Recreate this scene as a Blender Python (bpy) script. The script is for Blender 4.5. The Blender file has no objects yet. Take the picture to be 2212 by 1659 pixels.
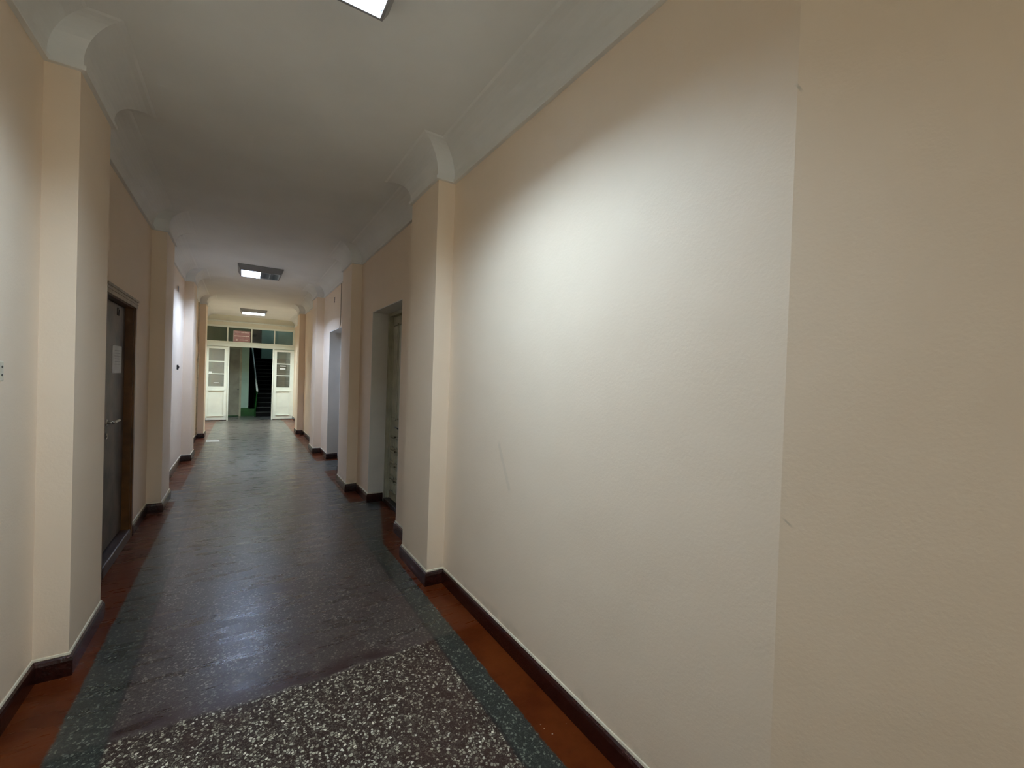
import bpy, bmesh, math, random
from mathutils import Vector, Matrix
random.seed(7)
C = bpy.context.scene.collection
S = bpy.context.scene

# ------------------------------------------------------------------ camera, world, exposure
def make_camera():
    yaw, pitch, roll = map(math.radians, (32.649, -0.667, 1.902))
    fw = Vector((math.sin(yaw)*math.cos(pitch), math.cos(yaw)*math.cos(pitch), math.sin(pitch)))
    rt = Vector((math.cos(yaw), -math.sin(yaw), 0)); up = rt.cross(fw)
    r2 = rt*math.cos(roll) + up*math.sin(roll); u2 = -rt*math.sin(roll) + up*math.cos(roll)
    cd = bpy.data.cameras.new('camera'); cam = bpy.data.objects.new('camera', cd); C.objects.link(cam)
    cd.sensor_fit = 'HORIZONTAL'; cd.sensor_width = 36; cd.lens = 912.2*36/2212
    cd.clip_start = 0.02; cd.clip_end = 100
    m = Matrix((r2, u2, -fw)).transposed().to_4x4(); m.translation = (0, 0, 1.5)
    cam.matrix_world = m
    S.camera = cam
make_camera()
w = bpy.data.worlds.new('world'); S.world = w; w.use_nodes = True
w.node_tree.nodes['Background'].inputs[0].default_value = (0.6, 0.7, 0.9, 1)
w.node_tree.nodes['Background'].inputs[1].default_value = 0.0
S.view_settings.view_transform = 'Standard'; S.view_settings.look = 'None'
S.view_settings.gamma = 1; S.view_settings.use_curve_mapping = False
S.view_settings.exposure = 1.08
try:
    S.cycles.use_denoising = True; S.cycles.max_bounces = 10; S.cycles.diffuse_bounces = 7; S.cycles.glossy_bounces = 3; S.cycles.use_adaptive_sampling = True; S.cycles.adaptive_threshold = 0.03
    S.cycles.caustics_reflective = False; S.cycles.caustics_refractive = False
    S.cycles.sample_clamp_indirect = 4.0
except Exception:
    pass
TUBE = 130.0          # strength of a lit fluorescent tube

def area_light(name, loc, size, power, color, rot=(0, 0, 0)):
    ld = bpy.data.lights.new(name, 'AREA'); ld.shape = 'RECTANGLE'; ld.size, ld.size_y = size
    ld.energy = power; ld.color = color
    o = bpy.data.objects.new(name, ld); o.location = loc; o.rotation_euler = rot; C.objects.link(o); return o
area_light('added_fill_behind_camera', (0.24, -5.25, 1.75), (1.38, 1.8), 24, (0.84, 0.93, 0.86), (math.radians(90), 0, math.radians(0)))  # added fill light for the near area, no known source there
area_light('stairwell_skylight', (1.25, 20.1, 4.35), (0.9, 0.7), 4, (0.75, 0.92, 1.0))

# ------------------------------------------------------------------ numbers taken from the place
RP, RB, LP, LB = 1.146, 1.274, -0.675, -0.798      # pilaster and recess faces, right and left
PIL = [(2.84, 3.385), (5.62, 6.19), (8.55, 9.07), (11.31, 11.77)]
Y0, YE = -5.0, 15.0
ZC, ZK = 3.10, 2.895
CORNER, BACKX, BACKY = (RB, 0.579), 1.972, -1.338      # where the right wall bends outwards near the camera
RE, LE = 1.39, -0.87                                 # walls of the last bay
T = 0.45

# ------------------------------------------------------------------ helpers
def obj(name, bm, mat, parent=None, smooth=False):
    me = bpy.data.meshes.new(name)
    bmesh.ops.recalc_face_normals(bm, faces=bm.faces[:])
    bm.to_mesh(me); bm.free()
    if isinstance(mat, (list, tuple)):
        for q in mat: me.materials.append(q)
    else: me.materials.append(mat)
    if smooth:
        for p in me.polygons: p.use_smooth = True
    o = bpy.data.objects.new(name, me); C.objects.link(o)
    if parent is not None: o.parent = parent; o.matrix_parent_inverse = parent.matrix_world.inverted()
    return o
def empty(name, loc, rz=0):
    o = bpy.data.objects.new(name, None); o.empty_display_size = 0.1
    o.location = loc; o.rotation_euler = (0, 0, rz); C.objects.link(o)
    o.matrix_world = Matrix.Translation(loc) @ Matrix.Rotation(rz, 4, 'Z')
    return o
def tag(o, label, cat, group=None):
    o['label'] = label; o['category'] = cat
    if group: o['group'] = group
    return o
def struct(o): o['kind'] = 'structure'; return o
def box(bm, x0, x1, y0, y1, z0, z1, mi=0):
    v = [bm.verts.new(p) for p in ((x0,y0,z0),(x1,y0,z0),(x1,y1,z0),(x0,y1,z0),(x0,y0,z1),(x1,y0,z1),(x1,y1,z1),(x0,y1,z1))]
    for f in ((0,3,2,1),(4,5,6,7),(0,1,5,4),(1,2,6,5),(2,3,7,6),(3,0,4,7)):
        bm.faces.new([v[i] for i in f]).material_index = mi
def bbox(x0, x1, y0, y1, z0, z1, b=0.0, seg=2):
    bm = bmesh.new(); box(bm, x0, x1, y0, y1, z0, z1)
    if b > 0: bmesh.ops.bevel(bm, geom=bm.edges[:], offset=b, segments=seg, affect='EDGES', profile=0.5)
    return bm
def cyl(bm, p0, p1, r, n=16, r2=None):
    p0, p1 = Vector(p0), Vector(p1); d = p1-p0; q = d.to_track_quat('Z', 'Y')
    r2 = r if r2 is None else r2
    a = [bm.verts.new(p0 + q @ Vector((math.cos(t)*r, math.sin(t)*r, 0))) for t in (2*math.pi*i/n for i in range(n))]
    b = [bm.verts.new(p1 + q @ Vector((math.cos(t)*r2, math.sin(t)*r2, 0))) for t in (2*math.pi*i/n for i in range(n))]
    for i in range(n): bm.faces.new((a[i], a[(i+1) % n], b[(i+1) % n], b[i]))
    bm.faces.new(a[::-1]); bm.faces.new(b)
def tube(bm, pts, r, n=12):
    rings = []
    for i, p in enumerate(pts):
        a = Vector(pts[max(i-1, 0)]); b = Vector(pts[min(i+1, len(pts)-1)])
        q = (b-a).to_track_quat('Z', 'Y')
        rings.append([bm.verts.new(Vector(p) + q @ Vector((math.cos(2*math.pi*k/n)*r, math.sin(2*math.pi*k/n)*r, 0))) for k in range(n)])
    for a, b in zip(rings, rings[1:]):
        for k in range(n): bm.faces.new((a[k], a[(k+1) % n], b[(k+1) % n], b[k]))
    bm.faces.new(rings[0][::-1]); bm.faces.new(rings[-1])
def sweep(bm, path, profile, side, mi=0, close=False):
    """path: list of (x, y) in order; profile: (offset into the room, z); side=+1 the room lies left of the path"""
    P = [Vector(p) for p in path]; rings = []
    for i, p in enumerate(P):
        ns = []
        if i > 0: d = (P[i]-P[i-1]).normalized(); ns.append(Vector((-d.y, d.x))*side)
        if i < len(P)-1: d = (P[i+1]-P[i]).normalized(); ns.append(Vector((-d.y, d.x))*side)
        if len(ns) == 2:
            n = ns[0]+ns[1]; n = n/ max(0.2, n.length_squared)*2
        else: n = ns[0]
        rings.append([bm.verts.new((p.x+n.x*o, p.y+n.y*o, z)) for o, z in profile])
    m = len(profile); e = range(m) if close else range(m-1)
    for a, b in zip(rings, rings[1:]):
        for k in e: bm.faces.new((a[k], a[(k+1) % m], b[(k+1) % m], b[k])).material_index = mi
    if close:
        bm.faces.new(rings[0]).material_index = mi; bm.faces.new(rings[-1][::-1]).material_index = mi

# ------------------------------------------------------------------ materials
class NT:
    def __init__(s, name):
        s.m = bpy.data.materials.new(name); s.m.use_nodes = True; s.t = s.m.node_tree
        s.b = s.t.nodes['Principled BSDF']; s.out = s.t.nodes['Material Output']
    def n(s, kind, **kw):
        o = s.t.nodes.new(kind)
        for k, v in kw.items(): setattr(o, k, v)
        return o
    def put(s, v, sock):
        if isinstance(v, (int, float)): sock.default_value = v
        elif isinstance(v, (tuple, list)): sock.default_value = tuple(v) if len(v) == len(sock.default_value) else tuple(v)+(1,)
        else: s.t.links.new(v, sock)
    def math(s, op, a, b=0.0, c=None, clamp=False):
        o = s.n('ShaderNodeMath', operation=op, use_clamp=clamp); s.put(a, o.inputs[0]); s.put(b, o.inputs[1])
        if c is not None: s.put(c, o.inputs[2])
        return o.outputs[0]
    def step(s, v, lo, hi, a=0.0, b=1.0):
        o = s.n('ShaderNodeMapRange', interpolation_type='SMOOTHSTEP'); s.put(v, o.inputs[0])
        o.inputs[1].default_value = lo; o.inputs[2].default_value = hi; o.inputs[3].default_value = a; o.inputs[4].default_value = b
        return o.outputs[0]
    def mix(s, f, a, b):
        o = s.n('ShaderNodeMix', data_type='RGBA'); s.put(f, o.inputs[0]); s.put(a, o.inputs[6]); s.put(b, o.inputs[7]); return o.outputs[2]
    def pos(s): 
        g = s.n('ShaderNodeNewGeometry'); return g.outputs['Position']
    def sep(s, v):
        o = s.n('ShaderNodeSeparateXYZ'); s.put(v, o.inputs[0]); return o.outputs
    def scale(s, v, k):
        o = s.n('ShaderNodeVectorMath', operation='MULTIPLY'); s.put(v, o.inputs[0]); s.put(k, o.inputs[1]); return o.outputs[0]
    def noise(s, v, sc, detail=3, rough=0.5):
        o = s.n('ShaderNodeTexNoise'); s.put(v, o.inputs['Vector']); o.inputs['Scale'].default_value = sc
        o.inputs['Detail'].default_value = detail; o.inputs['Roughness'].default_value = rough; return o.outputs[0]
    def vor(s, v, sc, feat='F1'):
        o = s.n('ShaderNodeTexVoronoi', feature=feat); s.put(v, o.inputs['Vector']); o.inputs['Scale'].default_value = sc; return o
    def bump(s, h, strength=0.3, dist=0.01):
        o = s.n('ShaderNodeBump'); s.put(h, o.inputs['Height']); o.inputs['Strength'].default_value = strength; o.inputs['Distance'].default_value = dist
        s.t.links.new(o.outputs[0], s.b.inputs['Normal'])
    def set(s, **kw):
        for k, v in kw.items(): s.put(v, s.b.inputs[k.replace('_', ' ')])
        return s.m

def paint(name, col, rough=0.6, var=0.06, nscale=4, bump=0.15, bscale=60, metallic=0.0, spec=0.5):
    t = NT(name); p = t.pos(); n = t.noise(p, nscale, 4)
    c2 = tuple(max(0, c*(1-var*2.2)) for c in col)
    t.set(Base_Color=t.mix(t.step(n, 0.35, 0.7), col, c2), Roughness=rough, Metallic=metallic)
    t.b.inputs['Specular IOR Level'].default_value = spec
    if bump: t.bump(t.noise(p, bscale, 3), bump, 0.004)
    return t.m

def wall_material():
    t = NT('peach_wall_paint'); p = t.pos(); x, y, z = t.sep(p)
    n = t.noise(p, 1.6, 5, 0.6)
    c = t.mix(t.step(n, 0.35, 0.7), (0.88, 0.73, 0.57), (0.86, 0.71, 0.55))
    # rubbed mark low on the right recess wall, and a small scuff on the near pilaster
    def seg(ax, bx, cx, dx, wd):
        ux, uz = cx-ax, dx-bx; L = math.hypot(ux, uz)
        a = t.math('SUBTRACT', y, ax); b = t.math('SUBTRACT', z, bx)
        al = t.math('ADD', t.math('MULTIPLY', a, ux/L), t.math('MULTIPLY', b, uz/L))
        ac = t.math('ABSOLUTE', t.math('ADD', t.math('MULTIPLY', a, -uz/L), t.math('MULTIPLY', b, ux/L)))
        ac = t.math('ADD', ac, t.math('MULTIPLY', t.math('SUBTRACT', t.noise(p, 60, 2), 0.5), wd*1.2))
        return t.math('MULTIPLY', t.step(ac, wd*0.3, wd, 1, 0), t.math('MULTIPLY', t.step(al, -0.01, 0.02), t.step(al, L-0.02, L+0.01, 1, 0)))
    onr = t.step(x, 1.0, 1.1)
    m1 = t.math('MULTIPLY', t.math('MULTIPLY', seg(2.115, 1.13, 1.975, 0.87, 0.022), 0.16), onr)
    m2 = t.math('MULTIPLY', t.math('MULTIPLY', seg(0.572, 1.138, 0.553, 1.119, 0.0035), 0.7), onr)
    m = t.math('MAXIMUM', t.math('MAXIMUM', m1, m2), t.math('MULTIPLY', t.math('MULTIPLY', seg(0.5805, 2.338, 0.570, 2.318, 0.0045), 0.8), onr))
    c = t.mix(m, c, (0.42, 0.38, 0.30))
    # grime just above the skirting
    g = t.math('MULTIPLY', t.step(z, 0.10, 0.19, 1, 0), t.step(t.noise(p, 9, 3), 0.4, 0.75, 0, 0.45))
    c = t.mix(g, c, (0.42, 0.36, 0.25))
    t.set(Base_Color=c, Roughness=0.62)
    h = t.math('ADD', t.noise(p, 3.0, 3), t.math('MULTIPLY', t.noise(p, 90, 3), 0.12))
    t.bump(h, 0.25, 0.02)
    return t.m

def floor_material():
    t = NT('painted_terrazzo'); p = t.pos(); x, y, z = t.sep(p)
    wob = t.math('MULTIPLY', t.math('SUBTRACT', t.noise(p, 7, 4, 0.6), 0.5), 0.05)
    wob2 = t.math('MULTIPLY', t.math('SUBTRACT', t.noise(p, 40, 3, 0.6), 0.5), 0.02)
    xw = t.math('ADD', x, t.math('ADD', t.math('MULTIPLY', wob, 0.45), wob2)); yw = t.math('ADD', y, t.math('ADD', wob, wob2))
    # stone chips
    v = t.vor(p, 88, 'DISTANCE_TO_EDGE').outputs['Distance']; vc = t.vor(p, 88).outputs['Color']
    cr, cg, cb = t.sep(vc)
    v2 = t.vor(p, 190, 'DISTANCE_TO_EDGE').outputs['Distance']; c2r, c2g, c2b = t.sep(t.vor(p, 190).outputs['Color'])
    big = t.math('MULTIPLY', t.step(v, 0.06, 0.16), t.step(cr, 0.38, 0.50))
    sm = t.math('MULTIPLY', t.step(v2, 0.05, 0.15), t.step(c2r, 0.45, 0.55))
    chipcol = t.mix(t.step(cg, 0.1, 0.95), (0.09, 0.072, 0.054), (0.46, 0.43, 0.32))
    chipcol = t.mix(t.step(cb, 0.90, 0.94), chipcol, (0.72, 0.68, 0.55))
    base = (0.030, 0.016, 0.012)
    raw = t.mix(t.math('MULTIPLY', sm, 0.5), base, (0.13, 0.105, 0.08)); raw = t.mix(big, raw, chipcol)
    film = t.noise(p, 2.2, 5, 0.65)
    # patches where the brown film still covers the chips
    film_near = t.math('MAXIMUM', t.step(film, 0.50, 0.66, 0, 0.55), t.math('MULTIPLY', t.step(x, 0.35, 0.95, 0, 0.5), t.step(film, 0.38, 0.55)))
    raw = t.mix(film_near, raw, (0.05, 0.024, 0.018))
    # varnished part further in: chips mostly veiled
    veil = t.mix(t.math('MULTIPLY', t.math('MULTIPLY', big, t.step(cb, 0.3, 0.9)), t.step(film, 0.35, 0.7, 0.75, 0.2)), (0.048, 0.032, 0.028), (0.34, 0.30, 0.25))
    veil = t.mix(t.math('MULTIPLY', sm, 0.45), veil, (0.15, 0.135, 0.115))
    veil = t.mix(t.step(t.noise(t.scale(p, (1.0, 0.55, 1)), 3.1, 4, 0.6), 0.5, 0.66, 0, 0.6), veil, (0.058, 0.031, 0.027))
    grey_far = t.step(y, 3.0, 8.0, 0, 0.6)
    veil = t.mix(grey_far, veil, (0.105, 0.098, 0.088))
    edge = t.math('ADD', yw, t.math('MULTIPLY', t.math('ABSOLUTE', t.math('SUBTRACT', x, 0.35)), -0.05))
    coat = t.step(edge, 2.18, 2.23)
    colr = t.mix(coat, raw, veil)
    # dark lip where the film starts
    lip = t.math('MULTIPLY', t.step(edge, 2.20, 2.225), t.step(edge, 2.25, 2.36, 1, 0))
    colr = t.mix(t.math('MULTIPLY', lip, t.step(t.noise(p, 5, 3), 0.38, 0.6, 0.25, 0.95)), colr, (0.034, 0.015, 0.014))
    # green border strips
    gr = t.math('MAXIMUM', t.step(xw, 0.955, 0.965), t.step(xw, -0.425, -0.415, 1, 0))
    gcol = t.mix(t.math('MULTIPLY', big, t.step(cg, 0.35, 0.9, 0.0, 0.55)), (0.024, 0.025, 0.020), (0.27, 0.28, 0.22))
    gcol = t.mix(t.math('MULTIPLY', sm, 0.4), gcol, (0.085, 0.089, 0.074))
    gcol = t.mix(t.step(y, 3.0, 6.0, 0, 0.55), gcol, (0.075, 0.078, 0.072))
    joint = t.math('MAXIMUM', t.math('MULTIPLY', t.step(xw, 0.952, 0.958), t.step(xw, 0.966, 0.972, 1, 0)),
                   t.math('MULTIPLY', t.step(xw, -0.43, -0.424), t.step(xw, -0.416, -0.41, 1, 0)))
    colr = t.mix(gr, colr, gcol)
    colr = t.mix(t.math('MULTIPLY', joint, t.step(t.noise(p, 6, 3), 0.35, 0.55, 0.2, 0.85)), colr, (0.018, 0.014, 0.013))
    # red paint along the walls
    def rect(x0, x1, y0, y1, s=0.02):
        a = t.math('MULTIPLY', t.step(xw, x0-s, x0+s), t.step(xw, x1-s, x1+s, 1, 0))
        return t.math('MULTIPLY', a, t.math('MULTIPLY', t.step(yw, y0-s, y0+s), t.step(yw, y1-s, y1+s, 1, 0)))
    red = t.math('MAXIMUM', t.step(xw, 1.088, 1.098), t.step(xw, -0.605, -0.59, 1, 0))
    slant = t.math('ADD', 1.09, t.math('MULTIPLY', t.math('SUBTRACT', yw, 3.72), 0.25))
    h1 = t.math('MULTIPLY', t.step(t.math('SUBTRACT', slant, xw), -0.01, 0.02), rect(1.0, 1.60, 3.72, 5.12))
    hole = t.math('MAXIMUM', h1, rect(1.0, 1.42, 6.95, 7.75))
    hole = t.math('MAXIMUM', hole, rect(-0.72, -0.5, 6.0, 6.55))
    red = t.math('MULTIPLY', red, t.math('SUBTRACT', 1.0, hole))
    red = t.math('MAXIMUM', red, rect(1.05, 2.0, 14.6, 15.05)); red = t.math('MAXIMUM', red, rect(-2, -0.5, 14.7, 15.05))
    red = t.math('MULTIPLY', red, t.step(y, 15.0, 15.08, 1, 0))
    rn = t.noise(p, 3.5, 4, 0.6)
    rcol = t.mix(t.step(rn, 0.35, 0.68), (0.110, 0.023, 0.005), (0.072, 0.013, 0.003))
    speck = t.math('MULTIPLY', t.step(c2b, 0.985, 0.99), t.step(v2, 0.1, 0.2))
    rcol = t.mix(t.math('MULTIPLY', speck, t.step(t.noise(p, 4, 2), 0.6, 0.7)), rcol, (0.5, 0.45, 0.35))
    colr = t.mix(red, colr, rcol)
    # stair landing beyond the screen
    land = t.step(y, 15.04, 15.08)
    colr = t.mix(land, colr, (0.075, 0.075, 0.070))
    # two small dark burns
    for bx, by, r in ((0.039, 4.648, 0.02), (0.092, 3.008, 0.022), (0.384, 4.886, 0.014)):
        d = t.math('SQRT', t.math('ADD', t.math('POWER', t.math('ABSOLUTE', t.math('SUBTRACT', x, bx)), 2.0), t.math('POWER', t.math('ABSOLUTE', t.math('MULTIPLY', t.math('SUBTRACT', y, by), 0.7)), 2.0)))
        d = t.math('ADD', d, wob2)
        colr = t.mix(t.step(d, r*0.6, r, 0.85, 0), colr, (0.015, 0.012, 0.011))
    rough = t.math('ADD', t.step(t.noise(t.scale(p, (2.0, 9.0, 1)), 1.3, 4, 0.6), 0.3, 0.7, 0.24, 0.36), t.math('MULTIPLY', t.math('SUBTRACT', 1.0, coat), 0.12))
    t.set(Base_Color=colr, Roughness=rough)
    spec = t.math('ADD', 0.12, t.math('MULTIPLY', coat, t.step(y, 2.3, 5.0, 0.45, 1.35)))
    spec = t.math('MULTIPLY', spec, t.math('SUBTRACT', 1.0, t.math('MULTIPLY', red, 0.80)))
    t.put(spec, t.b.inputs['Specular IOR Level'])
    streak = t.noise(t.scale(p, (1.6, 9.0, 1)), 1.6, 4, 0.55)
    fine = t.noise(t.scale(p, (6, 30.0, 1)), 2.2, 3, 0.6)
    h = t.math('ADD', t.math('MULTIPLY', streak, t.step(y, 2.4, 5.5, 0.22, 0.65)), t.math('MULTIPLY', fine, 0.16))
    h = t.math('ADD', h, t.math('MULTIPLY', t.math('MULTIPLY', t.math('MAXIMUM', coat, 0.4), t.noise(p, 110, 2)), 0.03))
    t.bump(h, 0.22, 0.02)
    return t.m

def skirting_material():
    t = NT('dark_red_gloss_paint'); p = t.pos()
    t.set(Base_Color=t.mix(t.step(t.noise(p, 12, 4), 0.4, 0.7), (0.034, 0.008, 0.006), (0.022, 0.006, 0.005)), Roughness=0.22)
    t.bump(t.noise(p, 55, 4, 0.6), 0.5, 0.006)
    return t.m

def emit(name, col, k):
    t = NT(name); t.set(Base_Color=(0.9, 0.9, 0.9), Roughness=0.4, Emission_Color=col, Emission_Strength=k)
    return t.m
def glass(name, tint, dust, rough=0.06, gl=0.12):
    t = NT(name); t.t.nodes.remove(t.b); p = None
    tr = t.n('ShaderNodeBsdfTransparent'); tr.inputs[0].default_value = (*tint, 1)
    g = t.n('ShaderNodeBsdfGlossy'); g.inputs['Roughness'].default_value = rough; g.inputs[0].default_value = (0.9, 0.95, 0.95, 1)
    d = t.n('ShaderNodeBsdfDiffuse'); d.inputs[0].default_value = (0.5, 0.5, 0.46, 1)
    m1 = t.n('ShaderNodeMixShader'); m1.inputs[0].default_value = gl
    m2 = t.n('ShaderNodeMixShader'); t.put(t.step(t.noise(t.pos(), 5, 3), 0.3, 0.7, dust*0.7, dust), m2.inputs[0])
    L = t.t.links
    L.new(tr.outputs[0], m1.inputs[1]); L.new(g.outputs[0], m1.inputs[2]); L.new(m1.outputs[0], m2.inputs[1]); L.new(d.outputs[0], m2.inputs[2])
    L.new(m2.outputs[0], t.out.inputs[0]); return t.m

M = dict(
    wall=wall_material(), floor=floor_material(), skirt=skirting_material(),
    ceiling=paint('whitewashed_plaster', (0.84, 0.835, 0.81), 0.75, 0.03, 1.5, 0.2, 25),
    cream=paint('cream_edge_paint', (0.80, 0.72, 0.56), 0.5, 0.08, 20),
    reveal=paint('white_reveal_paint', (0.74, 0.70, 0.64), 0.55, 0.03),
    olive=paint('aged_cream_door_paint', (0.50, 0.49, 0.36), 0.45, 0.08, 8, 0.3, 40),
    white=paint('white_gloss_paint', (0.80, 0.84, 0.78), 0.35, 0.02, 6, 0.1),
    leather=paint('worn_brown_door_covering', (0.125, 0.090, 0.062), 0.5, 0.25, 5, 0.4, 12),
    brown=paint('brown_varnished_wood', (0.155, 0.062, 0.012), 0.4, 0.2, 8, 0.2, 30),
    casing=paint('beige_casing_paint', (0.40, 0.33, 0.24), 0.5, 0.12, 10),
    sill=paint('dark_threshold_paint', (0.060, 0.035, 0.028), 0.35, 0.2, 10),
    black=paint('black_plastic', (0.012, 0.012, 0.014), 0.35, 0.0, 5, 0),
    metal=paint('nickel_metal', (0.55, 0.50, 0.42), 0.3, 0.1, 20, 0, 5, 1.0),
    lampmetal=paint('grey_enamelled_steel', (0.26, 0.25, 0.25), 0.4, 0.03, 5, 0),
    mirror=paint('satin_white_aluminium', (0.80, 0.82, 0.85), 0.45, 0.02, 5, 0),
    blade=paint('polished_aluminium', (0.75, 0.77, 0.80), 0.2, 0.02, 5, 0, 5, 1.0),
    offtube=paint('unlit_glass_tube', (0.35, 0.35, 0.35), 0.2, 0.0, 5, 0),
    paper=paint('white_paper', (0.82, 0.84, 0.85), 0.7, 0.05, 15, 0),
    ink=paint('grey_ink', (0.60, 0.61, 0.64), 0.7, 0.0, 5, 0),
    mint=paint('mint_wall_paint', (0.38, 0.56, 0.48), 0.6, 0.05, 3),
    green=paint('green_gloss_paint', (0.004, 0.085, 0.009), 0.35, 0.15, 6),
    stairshade=paint('stair_shade_black', (0.006, 0.006, 0.0065), 0.9, 0.2, 8, spec=0.08),  # gloom of the unlit stairs is painted in as near-black
    nose=paint('step_edge_highlight', (0.05, 0.05, 0.048), 0.5, 0.1, 10),  # paler colour draws the faint highlight along each step
    rail=paint('daylit_rail_colour', (0.82, 0.92, 0.94), 0.3, 0.05, 10),  # blue-white daylight on the rail is put into its colour
    landingdoor=paint('grey_cream_door_paint', (0.36, 0.35, 0.28), 0.5, 0.12, 3),
    band=paint('cream_plaster', (0.74, 0.71, 0.60), 0.6, 0.03, 2, 0.1, 20),
    void=paint('painted_darkness', (0.006, 0.007, 0.007), 0.8, 0.0, 5, 0),  # near-black colour stands in for the unlit depth of the opening
    pink=paint('faded_red_sign_board', (0.44, 0.25, 0.27), 0.5, 0.1, 12, 0),
    signwhite=paint('sign_white_lettering', (0.85, 0.78, 0.78), 0.5, 0.0, 5, 0),
    tube_a=emit('lit_tube_cool', (0.63, 0.83, 1.02), TUBE),
    tube_b=emit('lit_tube_violet_white', (0.73, 0.97, 1.42), TUBE*2.0),
    tube_c=emit('lit_tube_green_white', (0.84, 1.00, 1.03), TUBE*3.3),
    glass_clear=glass('clear_window_glass', (0.85, 0.92, 0.90), 0.03, 0.04, 0.08),
    glass_dusty=glass('dusty_window_glass', (0.70, 0.72, 0.68), 0.34, 0.15, 0.10),
    glass_green=glass('greenish_window_glass', (0.60, 0.66, 0.56), 0.08, 0.05, 0.06),
)

# ------------------------------------------------------------------ shell
O1 = (3.97, 5.04, 2.225); O2 = (6.83, 7.89, 2.21)      # doorways in the right wall
OL = (3.96, 4.89, 2.03)                                 # doorway in the left wall
def wall(name, sgn, face_b, face_p, face_e, openings):
    bm = bmesh.new()
    def bx(xa, xb, y0, y1, z0, z1): box(bm, min(xa, xb), max(xa, xb), y0, y1, z0, z1)
    out = face_b + sgn*T
    cuts = [Y0 if sgn < 0 else CORNER[1]] + [q for o in openings for q in (o[0], o[1])] + [PIL[3][1]]
    for i in range(0, len(cuts), 2): bx(face_b, out, cuts[i], cuts[i+1], 0, ZC)
    for o in openings: bx(face_b, out, o[0], o[1], o[2], ZC)
    for a, b in PIL: bx(face_p, face_b, a, b, 0, ZC)
    bx(face_e, out, PIL[3][1], YE+0.14, 0, ZC)
    if sgn > 0:                                       # slanted stretch and the wider part behind the camera
        for zq in (0,):
            pts = [(RB, CORNER[1]), (BACKX, BACKY), (BACKX, Y0), (BACKX+0.3, Y0), (BACKX+0.3, BACKY), (out+0.15, CORNER[1])]
            lo = [bm.verts.new((a, b, 0)) for a, b in pts]; hi = [bm.verts.new((a, b, ZC)) for a, b in pts]
            bm.faces.new(lo[::-1]); bm.faces.new(hi)
            for i in range(6): bm.faces.new((lo[i], lo[(i+1) % 6], hi[(i+1) % 6], hi[i]))
    return struct(obj(name, bm, M['wall']))
wall('wall_right', 1, RB, RP, RE, [O1, O2])
wall('wall_left', -1, LB, LP, LE, [OL])
bm = bmesh.new()
box(bm, LB-T, -0.45, Y0-0.2, Y0, 0, ZC); box(bm, 0.93, BACKX+0.3, Y0-0.2, Y0, 0, ZC); box(bm, -0.45, 0.93, Y0-0.2, Y0, 0, 0.85); box(bm, -0.45, 0.93, Y0-0.2, Y0, 2.65, ZC)
struct(obj('wall_back', bm, M['wall']))
bm = bmesh.new()
for a, b, c, d in ((-0.45, -0.39, 0.85, 2.65), (0.87, 0.93, 0.85, 2.65), (-0.39, 0.87, 0.85, 0.91), (-0.39, 0.87, 2.59, 2.65), (0.22, 0.26, 0.91, 2.59), (-0.39, 0.87, 2.05, 2.09)): box(bm, a, b, Y0-0.12, Y0-0.06, c, d)
struct(obj('added_back_window', bm, M['white']))  # made-up window frame, an opening for the added fill light
struct(obj('floor', bbox(-2.2, 2.52, Y0-0.2, 22.5, -0.15, 0), M['floor']))
struct(obj('ceiling', bbox(LB-T, BACKX+0.32, Y0-0.2, YE+0.14, ZC, ZC+0.15), M['ceiling']))

def path(sgn):
    b, p, e = (RB, RP, RE) if sgn > 0 else (LB, LP, LE)
    pts = [(b, Y0)] if sgn < 0 else [(BACKX, Y0), (BACKX, BACKY), CORNER]
    for i, (a, c) in enumerate(PIL):
        pts += [(b, a), (p, a), (p, c), ((e if i == 3 else b), c)]
    pts.append((e, YE)); return pts
# plaster cornice: small ledge, then a cove up to the ceiling
prof = [(-0.005, ZK), (0.022, ZK), (0.024, ZK+0.004), (0.024, ZK+0.022), (0.014, ZK+0.026), (0.012, ZK+0.05)]
for k in range(1, 11):
    a = math.pi/2*k/10; prof.append((0.012+0.155*(1-math.cos(a)), ZK+0.05+0.150*math.sin(a)))
prof.append((0.180, ZC-0.0006)); prof.append((0.186, ZC+0.003))
for n, sgn in (('trim_1', 1), ('trim_2', -1)):
    bm = bmesh.new(); sweep(bm, path(sgn), prof, sgn); o = struct(obj(n, bm, M['ceiling'], smooth=False))

# skirting with a cream edge of wall paint along its top
SK = [(-0.004, 0.0), (0.016, 0.0), (0.018, 0.03), (0.018, 0.075), (0.014, 0.09), (0.006, 0.097), (-0.004, 0.098)]
CR = [(-0.003, 0.096), (0.005, 0.0965), (0.0075, 0.100), (0.005, 0.109), (-0.003, 0.111)]
def skirting(name, paths, side):
    root = None
    bm = bmesh.new(); b2 = bmesh.new()
    for p in paths: sweep(bm, p, SK, side, close=True); sweep(b2, p, CR, side, close=True)
    root = struct(obj(name, bm, M['skirt'])); obj('paint_edge', b2, M['cream'], root)
def cutpath(pts, openings, depth):
    """break a skirting path at each doorway and let it turn into the reveal"""
    segs = []; cur = [pts[0]]
    for a, b in zip(pts, pts[1:]):
        done = False
        for o in openings:
            if abs(a[0]-b[0]) < 1e-6 and a[1] < o[0] and b[1] > o[1]:
                cur += [(a[0], o[0])] + ([(a[0]+depth, o[0])] if depth else []); segs.append(cur)
                cur = ([(a[0]+depth, o[1])] if depth else []) + [(a[0], o[1])]
        cur.append(b)
    segs.append(cur); return segs
skirting('baseboard_right', cutpath(path(1), [O1, O2], 0.17), 1)
skirting('baseboard_left', cutpath(path(-1), [(OL[0]-0.035, OL[1]+0.045)], 0), -1)

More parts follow.
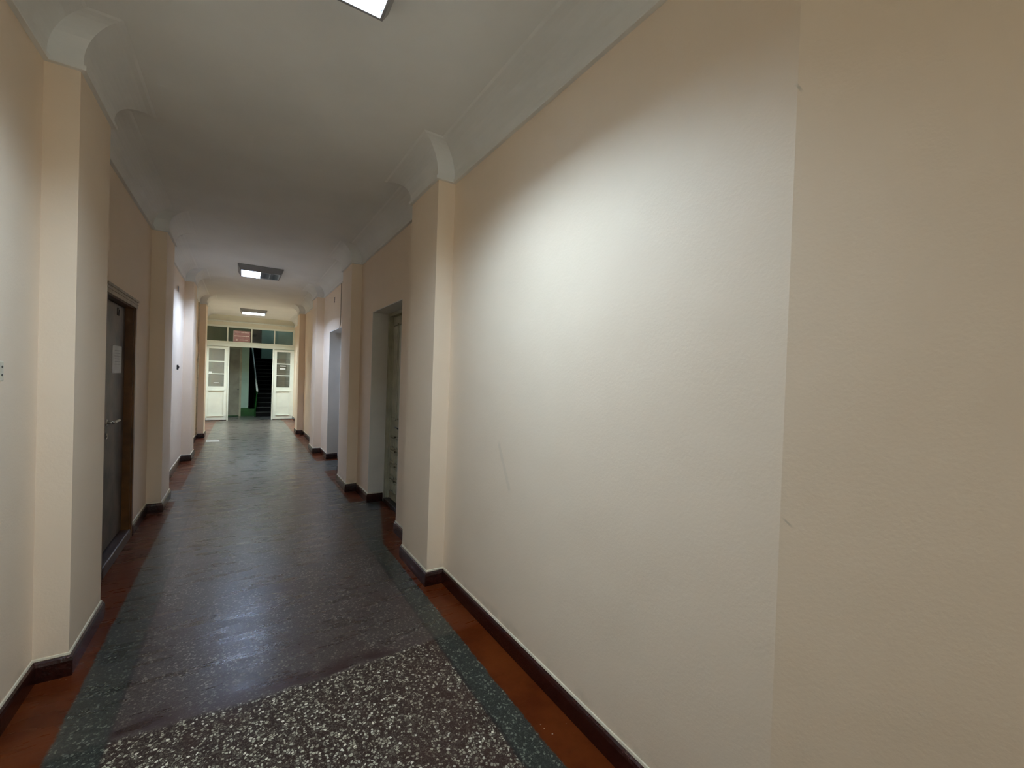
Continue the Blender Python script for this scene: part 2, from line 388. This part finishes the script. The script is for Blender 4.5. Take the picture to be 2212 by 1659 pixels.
# ------------------------------------------------------------------ doors
def panel_leaf(bm, x, sx, y0, y1, z0, z1, th, panels, fr=0.016):
    """a leaf lying in a plane x = const, facing sx; panels: (y0, y1, z0, z1) sunk with a raised field"""
    box(bm, min(x, x-sx*th), max(x, x-sx*th), y0, y1, z0, z1)
    for a, b, c, d in panels:
        for (p0, p1, q0, q1, h) in ((a, b, c, c+fr, 0.018), (a, b, d-fr, d, 0.018), (a, a+fr, c, d, 0.018), (b-fr, b, c, d, 0.018)):
            box(bm, min(x, x+sx*h), max(x, x+sx*h), p0, p1, q0, q1)
        g = 0.034
        if b-a > 2.3*g and d-c > 2.3*g:
            v = [bm.verts.new((x, yy, zz)) for yy, zz in ((a+fr, c+fr), (b-fr, c+fr), (b-fr, d-fr), (a+fr, d-fr))]
            u = [bm.verts.new((x+sx*0.016, yy, zz)) for yy, zz in ((a+g, c+g), (b-g, c+g), (b-g, d-g), (a+g, d-g))]
            for i in range(4): bm.faces.new((v[i], v[(i+1) % 4], u[(i+1) % 4], u[i]))
            bm.faces.new(u)
def lever(parent, x, sx, y, z, dy, mat, l=0.12):
    bm = bmesh.new()
    cyl(bm, (x, y, z), (x+sx*0.045, y, z), 0.010, 12)
    cyl(bm, (x, y, z), (x+sx*0.008, y, z), 0.024, 16)
    tube(bm, [(x+sx*0.045, y-dy*0.012, z), (x+sx*0.048, y+dy*0.02, z+0.001), (x+sx*0.046, y+dy*l*0.7, z+0.003), (x+sx*0.044, y+dy*l, z)], 0.0095, 10)
    return obj('handle', bm, mat, parent, True)

# right wall, first doorway: tall two-leaf panelled door set deep in a white reveal
XD = 1.50
def right_door(name, o, mat, label_mat, twoleaf=True):
    y0, y1, zt = o
    root = struct(empty(name, (XD, (y0+y1)/2, 0)))
    bm = bmesh.new(); e = 0.004
    box(bm, RB-0.001, XD-0.04, y0-e, y0+e, 0, zt); box(bm, RB-0.001, XD-0.04, y1-e, y1+e, 0, zt)
    box(bm, RB-0.001, XD-0.04, y0+e, y1-e, zt-e, zt+e)
    obj('reveal', bm, M['reveal'], root)
    bm = bmesh.new()
    fy0, fy1, fz = y0+e, y1-e, zt-e
    box(bm, XD-0.045, XD+0.05, fy0, fy0+0.05, 0, fz); box(bm, XD-0.045, XD+0.05, fy1-0.05, fy1, 0, fz)
    box(bm, XD-0.045, XD+0.05, fy0+0.05, fy1-0.05, fz-0.035, fz)
    box(bm, XD-0.02, XD+0.05, fy0+0.05, fy0+0.065, 0, fz-0.035); box(bm, XD-0.02, XD+0.05, fy1-0.065, fy1-0.05, 0, fz-0.035)
    obj('frame', bm, mat, root)
    obj('threshold', bbox(XD-0.06, XD+0.05, fy0+0.05, fy1-0.05, 0, 0.05, 0.006), M['sill'], root)
    ym = (y0+y1)/2; zb, ztp = 0.055, fz-0.04
    spans = [(fy1-0.066, ym+0.002), (ym-0.002, fy0+0.066)] if twoleaf else [(fy1-0.066, fy0+0.066)]
    for i, (yh, yl) in enumerate(spans):
        a, b = min(yh, yl), max(yh, yl); w_ = b-a; c = (a+b)/2
        ps = [(a+0.045, c-0.012, 0.98, ztp-0.09), (c+0.012, b-0.045, 0.98, ztp-0.09)]
        zz = [0.13, 0.30, 0.47, 0.64, 0.81]
        for q, r in zip(zz, zz[1:]): ps += [(a+0.045, c-0.012, q+0.012, r-0.012), (c+0.012, b-0.045, q+0.012, r-0.012)]
        bm = bmesh.new(); panel_leaf(bm, XD, -1, a, b, zb, ztp, 0.04, ps)
        lf = obj('leaf', bm, mat, root)
        if i == 0:
            lever(lf, XD, -1, a+0.035, 0.915, 1, M['black'])
            bm = bmesh.new(); cyl(bm, (XD, a+0.035, 0.855), (XD-0.012, a+0.035, 0.855), 0.012, 12); box(bm, XD-0.014, XD, a+0.030, a+0.040, 0.825, 0.855)
            obj('keyhole', bm, M['black'], lf)
    return root
right_door('door_1', O1, M['olive'], None)
right_door('door_2', O2, M['reveal'], None)

# left wall: door covered in worn brown sheet
XL = -0.85
root = struct(empty('door_3', (XL, 4.4, 0)))
bm = bmesh.new()
y0, y1, zt = OL
box(bm, XL-0.06, LB-0.001, y1-0.028, y1-0.001, 0, zt-0.001); box(bm, XL-0.06, LB-0.001, y0+0.001, y0+0.028, 0, zt-0.001)
box(bm, XL-0.06, LB-0.001, y0+0.028, y1-0.028, zt-0.028, zt-0.001)
obj('frame', bm, M['brown'], root)
bm = bmesh.new(); cz = 0.105
for a, b in ((y1-0.004, y1+0.040), (y0-0.040, y0+0.004)):
    box(bm, LB-0.001, LB+0.012, a, b, cz*0, zt+0.03)
obj('side_casing', bm, M['brown'], root)
bm = bmesh.new()
box(bm, LB-0.001, LB+0.016, y0-0.042, y1+0.042, zt-0.022, zt+0.045); box(bm, LB, LB+0.024, y0-0.046, y1+0.046, zt+0.030, zt+0.048); box(bm, LB, LB+0.020, y0-0.044, y1+0.044, zt+0.006, zt+0.014)
obj('head_casing', bm, M['casing'], root)['label'] = 'beige moulded head casing'
obj('threshold', bbox(XL-0.06, LB+0.012, y0+0.03, y1-0.03, 0, 0.085, 0.008), M['sill'], root)
bm = bbox(XL-0.045, XL, y0+0.032, y1-0.032, 0.092, zt-0.032, 0.004)
leaf = obj('leaf', bm, M['leather'], root)
lever(leaf, XL, 1, 4.30, 1.072, 1, M['metal'], 0.17)
bm = bmesh.new(); cyl(bm, (XL, 4.30, 0.97), (XL+0.008, 4.30, 0.97), 0.022, 14); cyl(bm, (XL+0.008, 4.30, 0.97), (XL+0.013, 4.30, 0.97), 0.010, 12)
obj('keyhole', bm, M['metal'], leaf)

# ------------------------------------------------------------------ end screen with transom
bm = bmesh.new()
box(bm, LE, RE, YE, YE+0.14, 2.80, ZC)                    # plaster band above the transom
struct(obj('wall_end', bm, M['band']))
screen = struct(empty('window_1', (0.25, YE, 2.2)))
bm = bmesh.new()
def bxs(x0, x1, z0, z1, d0=0.0, d1=0.09): box(bm, x0, x1, YE+d0, YE+d1, z0, z1)
bxs(LE, RE, 2.205, 2.335); bxs(LE, RE, 2.275, 2.290, -0.03, 0.0); bxs(LE, RE, 2.185, 2.215, -0.045, 0.0); bxs(LE, RE, 2.318, 2.335, -0.03, 0.0)
bxs(LE, RE, 2.755, 2.80); bxs(LE, RE, 2.745, 2.757, -0.008, 0.0)
bxs(1.335, RE, 2.335, 2.755); bxs(LE, -0.862, 2.335, 2.755)
for xm in (-0.37, 0.232, 0.833): bxs(xm-0.017, xm+0.017, 2.335, 2.755)
obj('frame', bm, M['white'], screen)
for i, (a, b) in enumerate(((-0.862, -0.387), (-0.353, 0.215), (0.249, 0.816), (0.85, 1.335))):
    obj('pane', bbox(a, b, YE+0.04, YE+0.044, 2.335, 2.755), M['glass_green'] if i < 2 else M['glass_clear'], screen)

def side_leaf(name, x0, x1, l0, l1, mglass, post_in):
    r = struct(empty(name, ((x0+x1)/2, YE, 0)))
    bm = bmesh.new(); z0, z1 = 0.02, 2.175; th = 0.045; ya = YE+0.02
    box(bm, x0, l0, ya, ya+th, z0, z1); box(bm, l1, x1, ya, ya+th, z0, z1)
    box(bm, l0, l1, ya, ya+th, 2.105, z1); box(bm, l0, l1, ya, ya+th, 0.895, 1.0); box(bm, l0, l1, ya, ya+th, z0, 0.14)
    box(bm, l0, l1, ya+0.020, ya+0.036, 0.14, 0.895)
    for za, zb, pr in ((0.128, 0.146, 0.022), (0.878, 0.900, 0.020)): box(bm, l0-0.01, l1+0.01, ya-pr, ya+0.014, za, zb)
    for xa in (l0, l1-0.010): box(bm, xa, xa+0.010, ya-0.004, ya+0.014, 0.155, 0.885)
    for zb in (1.732, 1.37): box(bm, l0, l1, ya+0.004, ya+th-0.004, zb-0.014, zb+0.014)
    obj('leaf', bm, M['white'], r)
    for a, b in ((1.0, 1.356), (1.384, 1.718), (1.746, 2.105)):
        obj('pane', bbox(l0, l1, ya+0.02, ya+0.024, a, b), mglass, r)
    obj('post', bbox(post_in-0.018, post_in+0.018, YE-0.012, YE+0.09, 0, 2.205, 0.004), M['white'], r)
    return r
side_leaf('door_4', -0.865, -0.355, -0.808, -0.435, M['glass_dusty'], -0.335)
side_leaf('door_5', 0.835, RE, 0.915, 1.282, M['glass_clear'], 0.813)
bm = bmesh.new(); box(bm, -0.865, -0.355, YE+0.0, YE+0.018, 0, 0.018); box(bm, 0.835, RE, YE+0.0, YE+0.018, 0, 0.018)
struct(obj('trim_3', bm, M['skirt']))

pipe = empty('heating_pipe', (0.25, YE-0.06, 2.92))
bm = bmesh.new(); cyl(bm, (LE+0.001, YE-0.07, 2.915), (RE-0.001, YE-0.07, 2.925), 0.022, 16)
obj('tube', bm, M['white'], pipe, True)
for xk in (-0.5, 0.25, 1.0):
    obj('bracket', bbox(xk-0.01, xk+0.01, YE-0.075, YE+0.001, 2.886, 2.90), M['cream'], pipe)
tag(pipe, 'cream painted pipe running across the end wall above the transom windows', 'pipe')

# ------------------------------------------------------------------ ceiling lights
def ceiling_light(x, y, tm, lit, label):
    r = empty('ceiling_light', (x, y, ZC)); tag(r, label, 'ceiling light', 'square four-tube ceiling lights along the corridor')
    H0, H1, B = 0.305, 0.270, 0.085
    zt, zb = ZC-0.001, ZC-B
    bm = bmesh.new()                                   # body: top plate and four sloping sides
    def ring(h, z): return [bm.verts.new((x+a*h, y+b*h, z)) for a, b in ((-1, -1), (1, -1), (1, 1), (-1, 1))]
    o0 = ring(H0, zt); o1 = ring(H0, zt-0.012); o2 = ring(H1, zb); i2 = ring(H1-0.012, zb); i1 = ring(H1-0.012, zt-0.014)
    for A, Bq, mi in ((o0, o1, 0), (o1, o2, 0), (o2, i2, 0), (i2, i1, 1)):
        for i in range(4): bm.faces.new((A[i], A[(i+1) % 4], Bq[(i+1) % 4], Bq[i])).material_index = mi
    bm.faces.new(i1).material_index = 1; bm.faces.new(o0)
    obj('housing', bm, [M['lampmetal'], M['mirror']], r)
    W = H1-0.014; st = 2*W/4
    bm = bmesh.new()                                   # V-shaped reflector ridges between the tubes
    for k in range(5):
        cx = x-W+k*st; hb = 0.020
        a = [bm.verts.new((min(max(cx+d, x-W), x+W), yy, zz)) for yy in (y-W, y+W) for d, zz in ((-hb, zt-0.018), (0, zb+0.004), (hb, zt-0.018))]
        bm.faces.new((a[0], a[1], a[4], a[3])); bm.faces.new((a[1], a[2], a[5], a[4])); bm.faces.new((a[0], a[2], a[1])); bm.faces.new((a[3], a[4], a[5]))
    obj('reflector', bm, M['mirror'], r)
    nb = 7                                             # crosswise louvre blades
    for k in range(nb):
        bm = bmesh.new()
        cy = y-W+(k+0.5)*2*W/nb
        box(bm, x-W, x+W, cy-0.0012, cy+0.0012, zb+0.002, zb+0.034)
        obj('louvre_blade', bm, M['blade'], r)
    obj('added_light_block', bbox(x-0.004, x+0.004, y-W, y+W, zb+0.001, zt-0.014), M['lampmetal'], r)  # added plate, keeps lit tubes from spilling into the dark half
    for q in range(4):
        cx = x-W+(q+0.5)*st
        bm = bmesh.new(); cyl(bm, (cx, y-W+0.02, zb+0.050), (cx, y+W-0.02, zb+0.050), 0.013, 12)
        on = lit[q]
        obj('tube', bm, tm if on else M['offtube'], r, True)
    return r
ceiling_light(0.205, 1.60, M['tube_a'], (1, 1, 1, 1), 'square louvred ceiling light nearest the camera, cut off by the top of the photo')
ceiling_light(0.220, 7.87, M['tube_b'], (1, 1, 0, 0), 'square ceiling light in mid corridor with its left half lit and right half dark')
ceiling_light(0.235, 13.28, M['tube_c'], (1, 1, 1, 1), 'small far ceiling light with four lit tubes near the end screen')

# ------------------------------------------------------------------ small things on walls, doors and floor
def textlines(bm, x, sx, y0, y1, zs, h, seed):
    rr = random.Random(seed)
    for z in zs:
        y = y0 + rr.random()*(y1-y0)*0.12
        while y < y1-0.006:
            l = rr.uniform(0.010, 0.034); e = min(y+l, y1)
            box(bm, min(x, x+sx*0.0006), max(x, x+sx*0.0006), y, e, z, z+h); y = e+0.007
r = empty('paper_notice', (XL+0.002, 4.6, 1.44))
bm = bmesh.new()                                      # sheet with a slightly lifted lower corner
box(bm, XL+0.001, XL+0.0025, 4.438, 4.735, 1.443, 1.663)
obj('sheet', bm, M['paper'], r)
bm = bmesh.new(); textlines(bm, XL+0.0025, 1, 4.50, 4.70, [1.62-0.022*k for k in range(6)], 0.007, 3)
obj('printed_text', bm, M['ink'], r)
tag(r, 'white paper notice taped to the brown door on the left', 'notice')

def plate(name, x, sx, y0, y1, z0, z1, mat, label, cat, glyph=None, gm=None):
    r = obj(name, bbox(min(x, x+sx*0.006), max(x, x+sx*0.006), y0, y1, z0, z1, 0.0015), mat)
    tag(r, label, cat)
    return r
def digits(parent_loc, x, sx, yc, zc, s, text, mat, name, th=0.004):
    """seven-segment style thick numerals built as strokes"""
    SEG = {'1': 'bc', '2': 'abged', '3': 'abgcd', '7': 'abc', '9': 'abcdfg'}
    bm = bmesh.new(); wd, ht, t_ = s*0.5, s, s*0.17; n = len(text); y = yc - sx*0
    for i, ch in enumerate(text):
        off = (i-(n-1)/2)*(wd+t_*1.3)*(-1 if sx > 0 else 1)*-1
        cy = yc + off*(1 if sx > 0 else -1)
        R = (1 if sx > 0 else -1)
        def bar(ya, yb, za, zb):
            ya, yb = cy+R*ya, cy+R*yb; box(bm, min(x, x+sx*th), max(x, x+sx*th), min(ya, yb), max(ya, yb), zc+za, zc+zb)
        for g in SEG[ch]:
            if g == 'a': bar(-wd/2, wd/2, ht/2-t_, ht/2)
            if g == 'g': bar(-wd/2, wd/2, -t_/2, t_/2)
            if g == 'd': bar(-wd/2, wd/2, -ht/2, -ht/2+t_)
            if g == 'b': bar(wd/2-t_, wd/2, 0, ht/2)
            if g == 'c': bar(wd/2-t_, wd/2, -ht/2, 0)
            if g == 'e': bar(-wd/2, -wd/2+t_, -ht/2, 0)
            if g == 'f': bar(-wd/2, -wd/2+t_, 0, ht/2)
    return obj(name, bm, mat)
o = digits(None, XL, 1, 4.59, 1.938, 0.062, '17', M['black'], 'door_number'); tag(o, 'small dark number fixed near the top of the brown door', 'door number')
o = digits(None, RB, -1, 7.53, 2.715, 0.085, '2', M['black'], 'door_number'); tag(o, 'small dark door number on the right wall above the white doorway', 'door number')
plate('number_plate', LB, 1, 7.745, 7.80, 2.60, 2.68, M['lampmetal'], 'tiny grey plate high on the brightly lit left wall', 'plate')
r = obj('wall_switch', bbox(LB, LB+0.020, 7.805, 7.85, 1.475, 1.545, 0.004), M['black']); tag(r, 'small black switch on the brightly lit left wall', 'switch')
obj('rocker', bbox(LB+0.020, LB+0.028, 7.815, 7.840, 1.495, 1.525, 0.002), M['black'], r)
r = obj('wall_socket', bbox(LB, LB+0.012, 2.395, 2.475, 1.425, 1.505, 0.004), M['cream']); tag(r, 'cream wall socket at the left edge of the photo with two dark holes', 'socket')
for zz in (1.482, 1.450):
    bm = bmesh.new(); cyl(bm, (LB+0.0118, 2.458, zz), (LB+0.0135, 2.458, zz), 0.005, 12); obj('socket_hole', bm, M['black'], r)
bm = bmesh.new(); tube(bm, [(RB-0.004, 6.955, 2.894), (RB-0.004, 6.958, 2.6), (RB-0.004, 6.955, 2.30), (RB-0.005, 6.975, 2.25), (RB-0.004, 7.02, 2.212)], 0.005, 8)
tag(obj('wall_cable', bm, M['casing'], None, True), 'thin beige cable dropping from the cornice to the white doorway on the right', 'cable')
bm = bmesh.new(); tube(bm, [(LB+0.022, 10.98, 0.11), (LB+0.022, 10.98, 1.6), (LB+0.032, 10.98, 1.75), (LB+0.032, 10.98, 2.05), (LB+0.022, 10.98, 2.2), (LB+0.022, 10.98, 2.88)], 0.017, 12)
r = obj('wall_trim_upright', bm, M['cream'], None, True); tag(r, 'cream vertical trim on the far left wall before the last pilaster', 'pipe')  # round upright stands in for a protruding casing edge

bm = bmesh.new(); vs = [bm.verts.new(p) for p in ((-0.585, 10.635, 0.0008), (-0.352, 10.62, 0.0008), (-0.372, 10.905, 0.0008), (-0.603, 10.915, 0.0008))]
f = bm.faces.new(vs); e = bmesh.ops.extrude_face_region(bm, geom=[f]); bmesh.ops.translate(bm, vec=(0, 0, 0.0012), verts=[q for q in e['geom'] if isinstance(q, bmesh.types.BMVert)])
tag(obj('paper_sheet', bm, M['paper']), 'white sheet of paper lying on the floor near the far left wall', 'paper')

# sign standing behind the second transom pane
r = empty('red_sign', (-0.02, YE+0.20, 2.36))
obj('board', bbox(-0.232, 0.195, YE+0.022, YE+0.030, 2.345, 2.668, 0.002), M['pink'], r)
bm = bmesh.new(); rr = random.Random(5)
def row(x0, x1, z, h):
    xx = x0
    while xx < x1:
        l = rr.uniform(0.014, 0.030); e = min(xx+l, x1)
        box(bm, xx, e, YE+0.0205, YE+0.022, z, z+h); xx = e+0.006
row(-0.17, -0.055, 2.617, 0.020)
obj('lettering', bm, M['signwhite'], r); bm = bmesh.new()
row(-0.035, 0.165, 2.612, 0.020); obj('lettering', bm, M['signwhite'], r); bm = bmesh.new(); row(-0.205, 0.165, 2.50, 0.026); obj('lettering', bm, M['signwhite'], r); bm = bmesh.new()
box(bm, -0.167, -0.123, YE+0.0205, YE+0.022, 2.372, 2.415); obj('emblem', bm, M['signwhite'], r); bm = bmesh.new()
row(-0.06, 0.13, 2.392, 0.016)
obj('lettering', bm, M['signwhite'], r)['label'] = 'white lettering'
bm = bmesh.new()
for q in range(6): 
    a = random.Random(q).uniform(-0.22, -0.12)
    cyl(bm, (-0.228, YE+0.019, 2.66-q*0.022), (a, YE+0.019, 2.625-q*0.012), 0.0022, 6)
cyl(bm, (-0.228, YE+0.019, 2.35), (-0.228, YE+0.019, 2.655), 0.003, 6)
obj('sign_strands', bm, M['ink'], r)  # thin grey strands over the left part of the board
tag(r, 'faded red sign with white lettering hung against the transom glass', 'sign')
def sticker(x0, x1, z0, z1, label, rot=0):
    tag(obj('sticker', bbox(x0, x1, YE+0.0375, YE+0.0395, z0, z1), M['paper']), label, 'sticker', 'stickers on the end door glass')
sticker(1.009, 1.166, 1.654, 1.682, 'thin upper white sticker on the right end door glass')
sticker(1.006, 1.156, 1.560, 1.604, 'thicker lower white sticker on the right end door glass')
sticker(-0.802, -0.735, 1.384, 1.432, 'small square sticker low in the middle pane of the left end door')
sticker(-0.685, -0.553, 1.108, 1.119, 'thin pale strip sticker on the bottom pane of the left end door')

# ------------------------------------------------------------------ stairwell beyond the screen
LY = 16.30
bm = bmesh.new()
box(bm, -2.2, 0.205, LY, LY+0.3, 0.27, 4.6)
box(bm, -2.2, -0.78, LY, LY+0.3, 0, 0.27); 
struct(obj('wall_landing', bm, M['mint']))
bm = bmesh.new(); box(bm, 0.0, 0.21, LY-0.006, LY+0.3, 0, 0.27); box(bm, 0.21, 0.383, LY-0.006, LY+0.02, 0, 0.25); box(bm, -2.2, 0.0, LY-0.01, LY, 0.0, 0.05)
struct(obj('baseboard_landing', bm, M['green']))
bm = bmesh.new(); box(bm, 0.10, 0.20, LY+0.3, 22.5, 0, 4.6)
struct(obj('wall_stair_left', bm, M['green']))
bm = bmesh.new(); box(bm, 1.95, 2.2, YE+0.14, 22.5, 0, 4.6); box(bm, 0.68, 2.2, 20.6, 20.8, 1.99, 4.6)
struct(obj('wall_stair_right', bm, M['mint']))
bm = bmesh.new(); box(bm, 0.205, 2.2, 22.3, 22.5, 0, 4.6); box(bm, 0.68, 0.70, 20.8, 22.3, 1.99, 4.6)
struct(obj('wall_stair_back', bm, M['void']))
bm = bmesh.new(); box(bm, -2.2, 2.2, LY-0.0, 22.5, 4.6, 4.75); box(bm, -2.2, 2.2, YE+0.14, LY, 3.1, 3.25)
struct(obj('ceiling_stair', bm, M['mint']))
bm = bmesh.new(); box(bm, -2.2, -2.0, YE+0.14, LY, 0, 3.1); box(bm, -2.2, LE-T-0.0, YE-0.1, YE+0.14, 0, 3.1); box(bm, RE+T, 2.2, YE-0.1, YE+0.14, 0, 3.1)
box(bm, -2.0, 2.2, LY, LY+0.05, 4.6, 4.65)
struct(obj('wall_landing_side', bm, M['mint']))
# door on the landing
r = struct(empty('door_6', (-0.4, LY, 0)))
bm = bmesh.new()
box(bm, -0.80, -0.76, LY-0.03, LY+0.02, 0, 2.25); box(bm, -0.055, 0.0, LY-0.03, LY+0.02, 0, 2.25); box(bm, -0.76, -0.055, LY-0.03, LY+0.02, 2.19, 2.25)
obj('frame', bm, M['olive'], r)
bm = bmesh.new(); box(bm, -0.757, -0.058, LY-0.02, LY-0.001, 0.03, 2.185)
for a, b, c, d in ((-0.70, -0.115, 0.12, 0.72), (-0.70, -0.115, 0.82, 1.5), (-0.70, -0.115, 1.56, 2.12)):
    for p0, p1, q0, q1 in ((a, b, c, c+0.014), (a, b, d-0.014, d), (a, a+0.014, c, d), (b-0.014, b, c, d)): box(bm, p0, p1, LY-0.027, LY-0.02, q0, q1)
lf = obj('leaf', bm, M['landingdoor'], r)
bm = bmesh.new(); cyl(bm, (-0.085, LY-0.02, 0.87), (-0.085, LY-0.06, 0.87), 0.016, 14); obj('knob', bm, M['black'], lf)

# staircase
SY, RUN, RISE, NST = 16.10, 0.28, 0.1427, 14
st = empty('staircase', (1.1, SY, 0))
bm = bmesh.new()
for k in range(NST):
    ya = SY+k*RUN; yb = ya+RUN if k < NST-1 else 20.59
    box(bm, 0.42, 1.945, ya, yb, max(0, k*RISE-0.18), (k+1)*RISE-0.002)
obj('steps', bm, M['stairshade'], st)
for k in range(NST):
    obj('nosing', bbox(0.42, 1.94, SY+k*RUN-0.018, SY+k*RUN+0.012, (k+1)*RISE-0.016, (k+1)*RISE+0.001, 0.004), M['nose'], st)
bm = bmesh.new()
v = [(SY-0.02, 0), (SY+13*RUN, 13*RISE-0.1), (SY+13*RUN, 14*RISE), (SY-0.02, RISE)]
A = [bm.verts.new((0.385, a, b)) for a, b in v]; Bv = [bm.verts.new((0.418, a, b)) for a, b in v]
bm.faces.new(A); bm.faces.new(Bv[::-1])
for i in range(4): bm.faces.new((A[i], A[(i+1) % 4], Bv[(i+1) % 4], Bv[i]))
obj('stringer', bm, M['green'], st)
tag(st, 'unlit staircase with a green railing behind the open doorway at the corridor end', 'staircase')

bm = bmesh.new()
A = [bm.verts.new((0.384, a, b)) for a, b in ((SY+0.22, 0.0), (19.7, 0.0), (19.7, 1.70), (SY+0.22, 0.02))]; Bv = [bm.verts.new((0.40, v_.co.y, v_.co.z)) for v_ in A]
bm.faces.new(A); bm.faces.new(Bv[::-1])
for i in range(4): bm.faces.new((A[i], A[(i+1) % 4], Bv[(i+1) % 4], Bv[i]))
obj('side_panel', bm, M['green'], st)
def railpt(s): return Vector((0.44-0.036*s, 16.0+s, 0.83+0.48*s))
bm = bmesh.new(); tube(bm, [(0.392, 16.03, 0.0), (0.41, 16.02, 0.4), (0.43, 16.0, 0.72), (0.44, 16.0, 0.80)], 0.018, 10)
RAIL = obj('railing', bm, M['green'], st, True)
RAIL['label'] = 'green railing beside the steps'
bm = bmesh.new(); tube(bm, [railpt(s) for s in (0, 0.8, 1.6, 2.4, 3.2, 3.6)], 0.028, 12)
obj('handrail', bm, M['rail'], RAIL, True)['label'] = 'daylit handrail'

for s in [0.2+0.28*k for k in range(12)]:
    bm = bmesh.new(); p = railpt(s); zb = max(0.0, (p.y-SY)/RUN*RISE)+0.10
    cyl(bm, (0.400, p.y, zb), (p.x, p.y, p.z-0.02), 0.008, 8)
    obj('baluster', bm, M['green'], RAIL)
bm = bmesh.new(); a0, a1 = railpt(0.06), railpt(3.4)
vs = [bm.verts.new(q) for q in ((0.396, 16.06, 0.06), (0.398, a1.y, (a1.y-SY)/RUN*RISE+0.15), (a1.x, a1.y, a1.z-0.06), (a0.x, a0.y, a0.z-0.06))]
bm.faces.new(vs); bmesh.ops.solidify(bm, geom=bm.faces[:], thickness=0.006)
obj('infill_panel', bm, M['green'], RAIL)
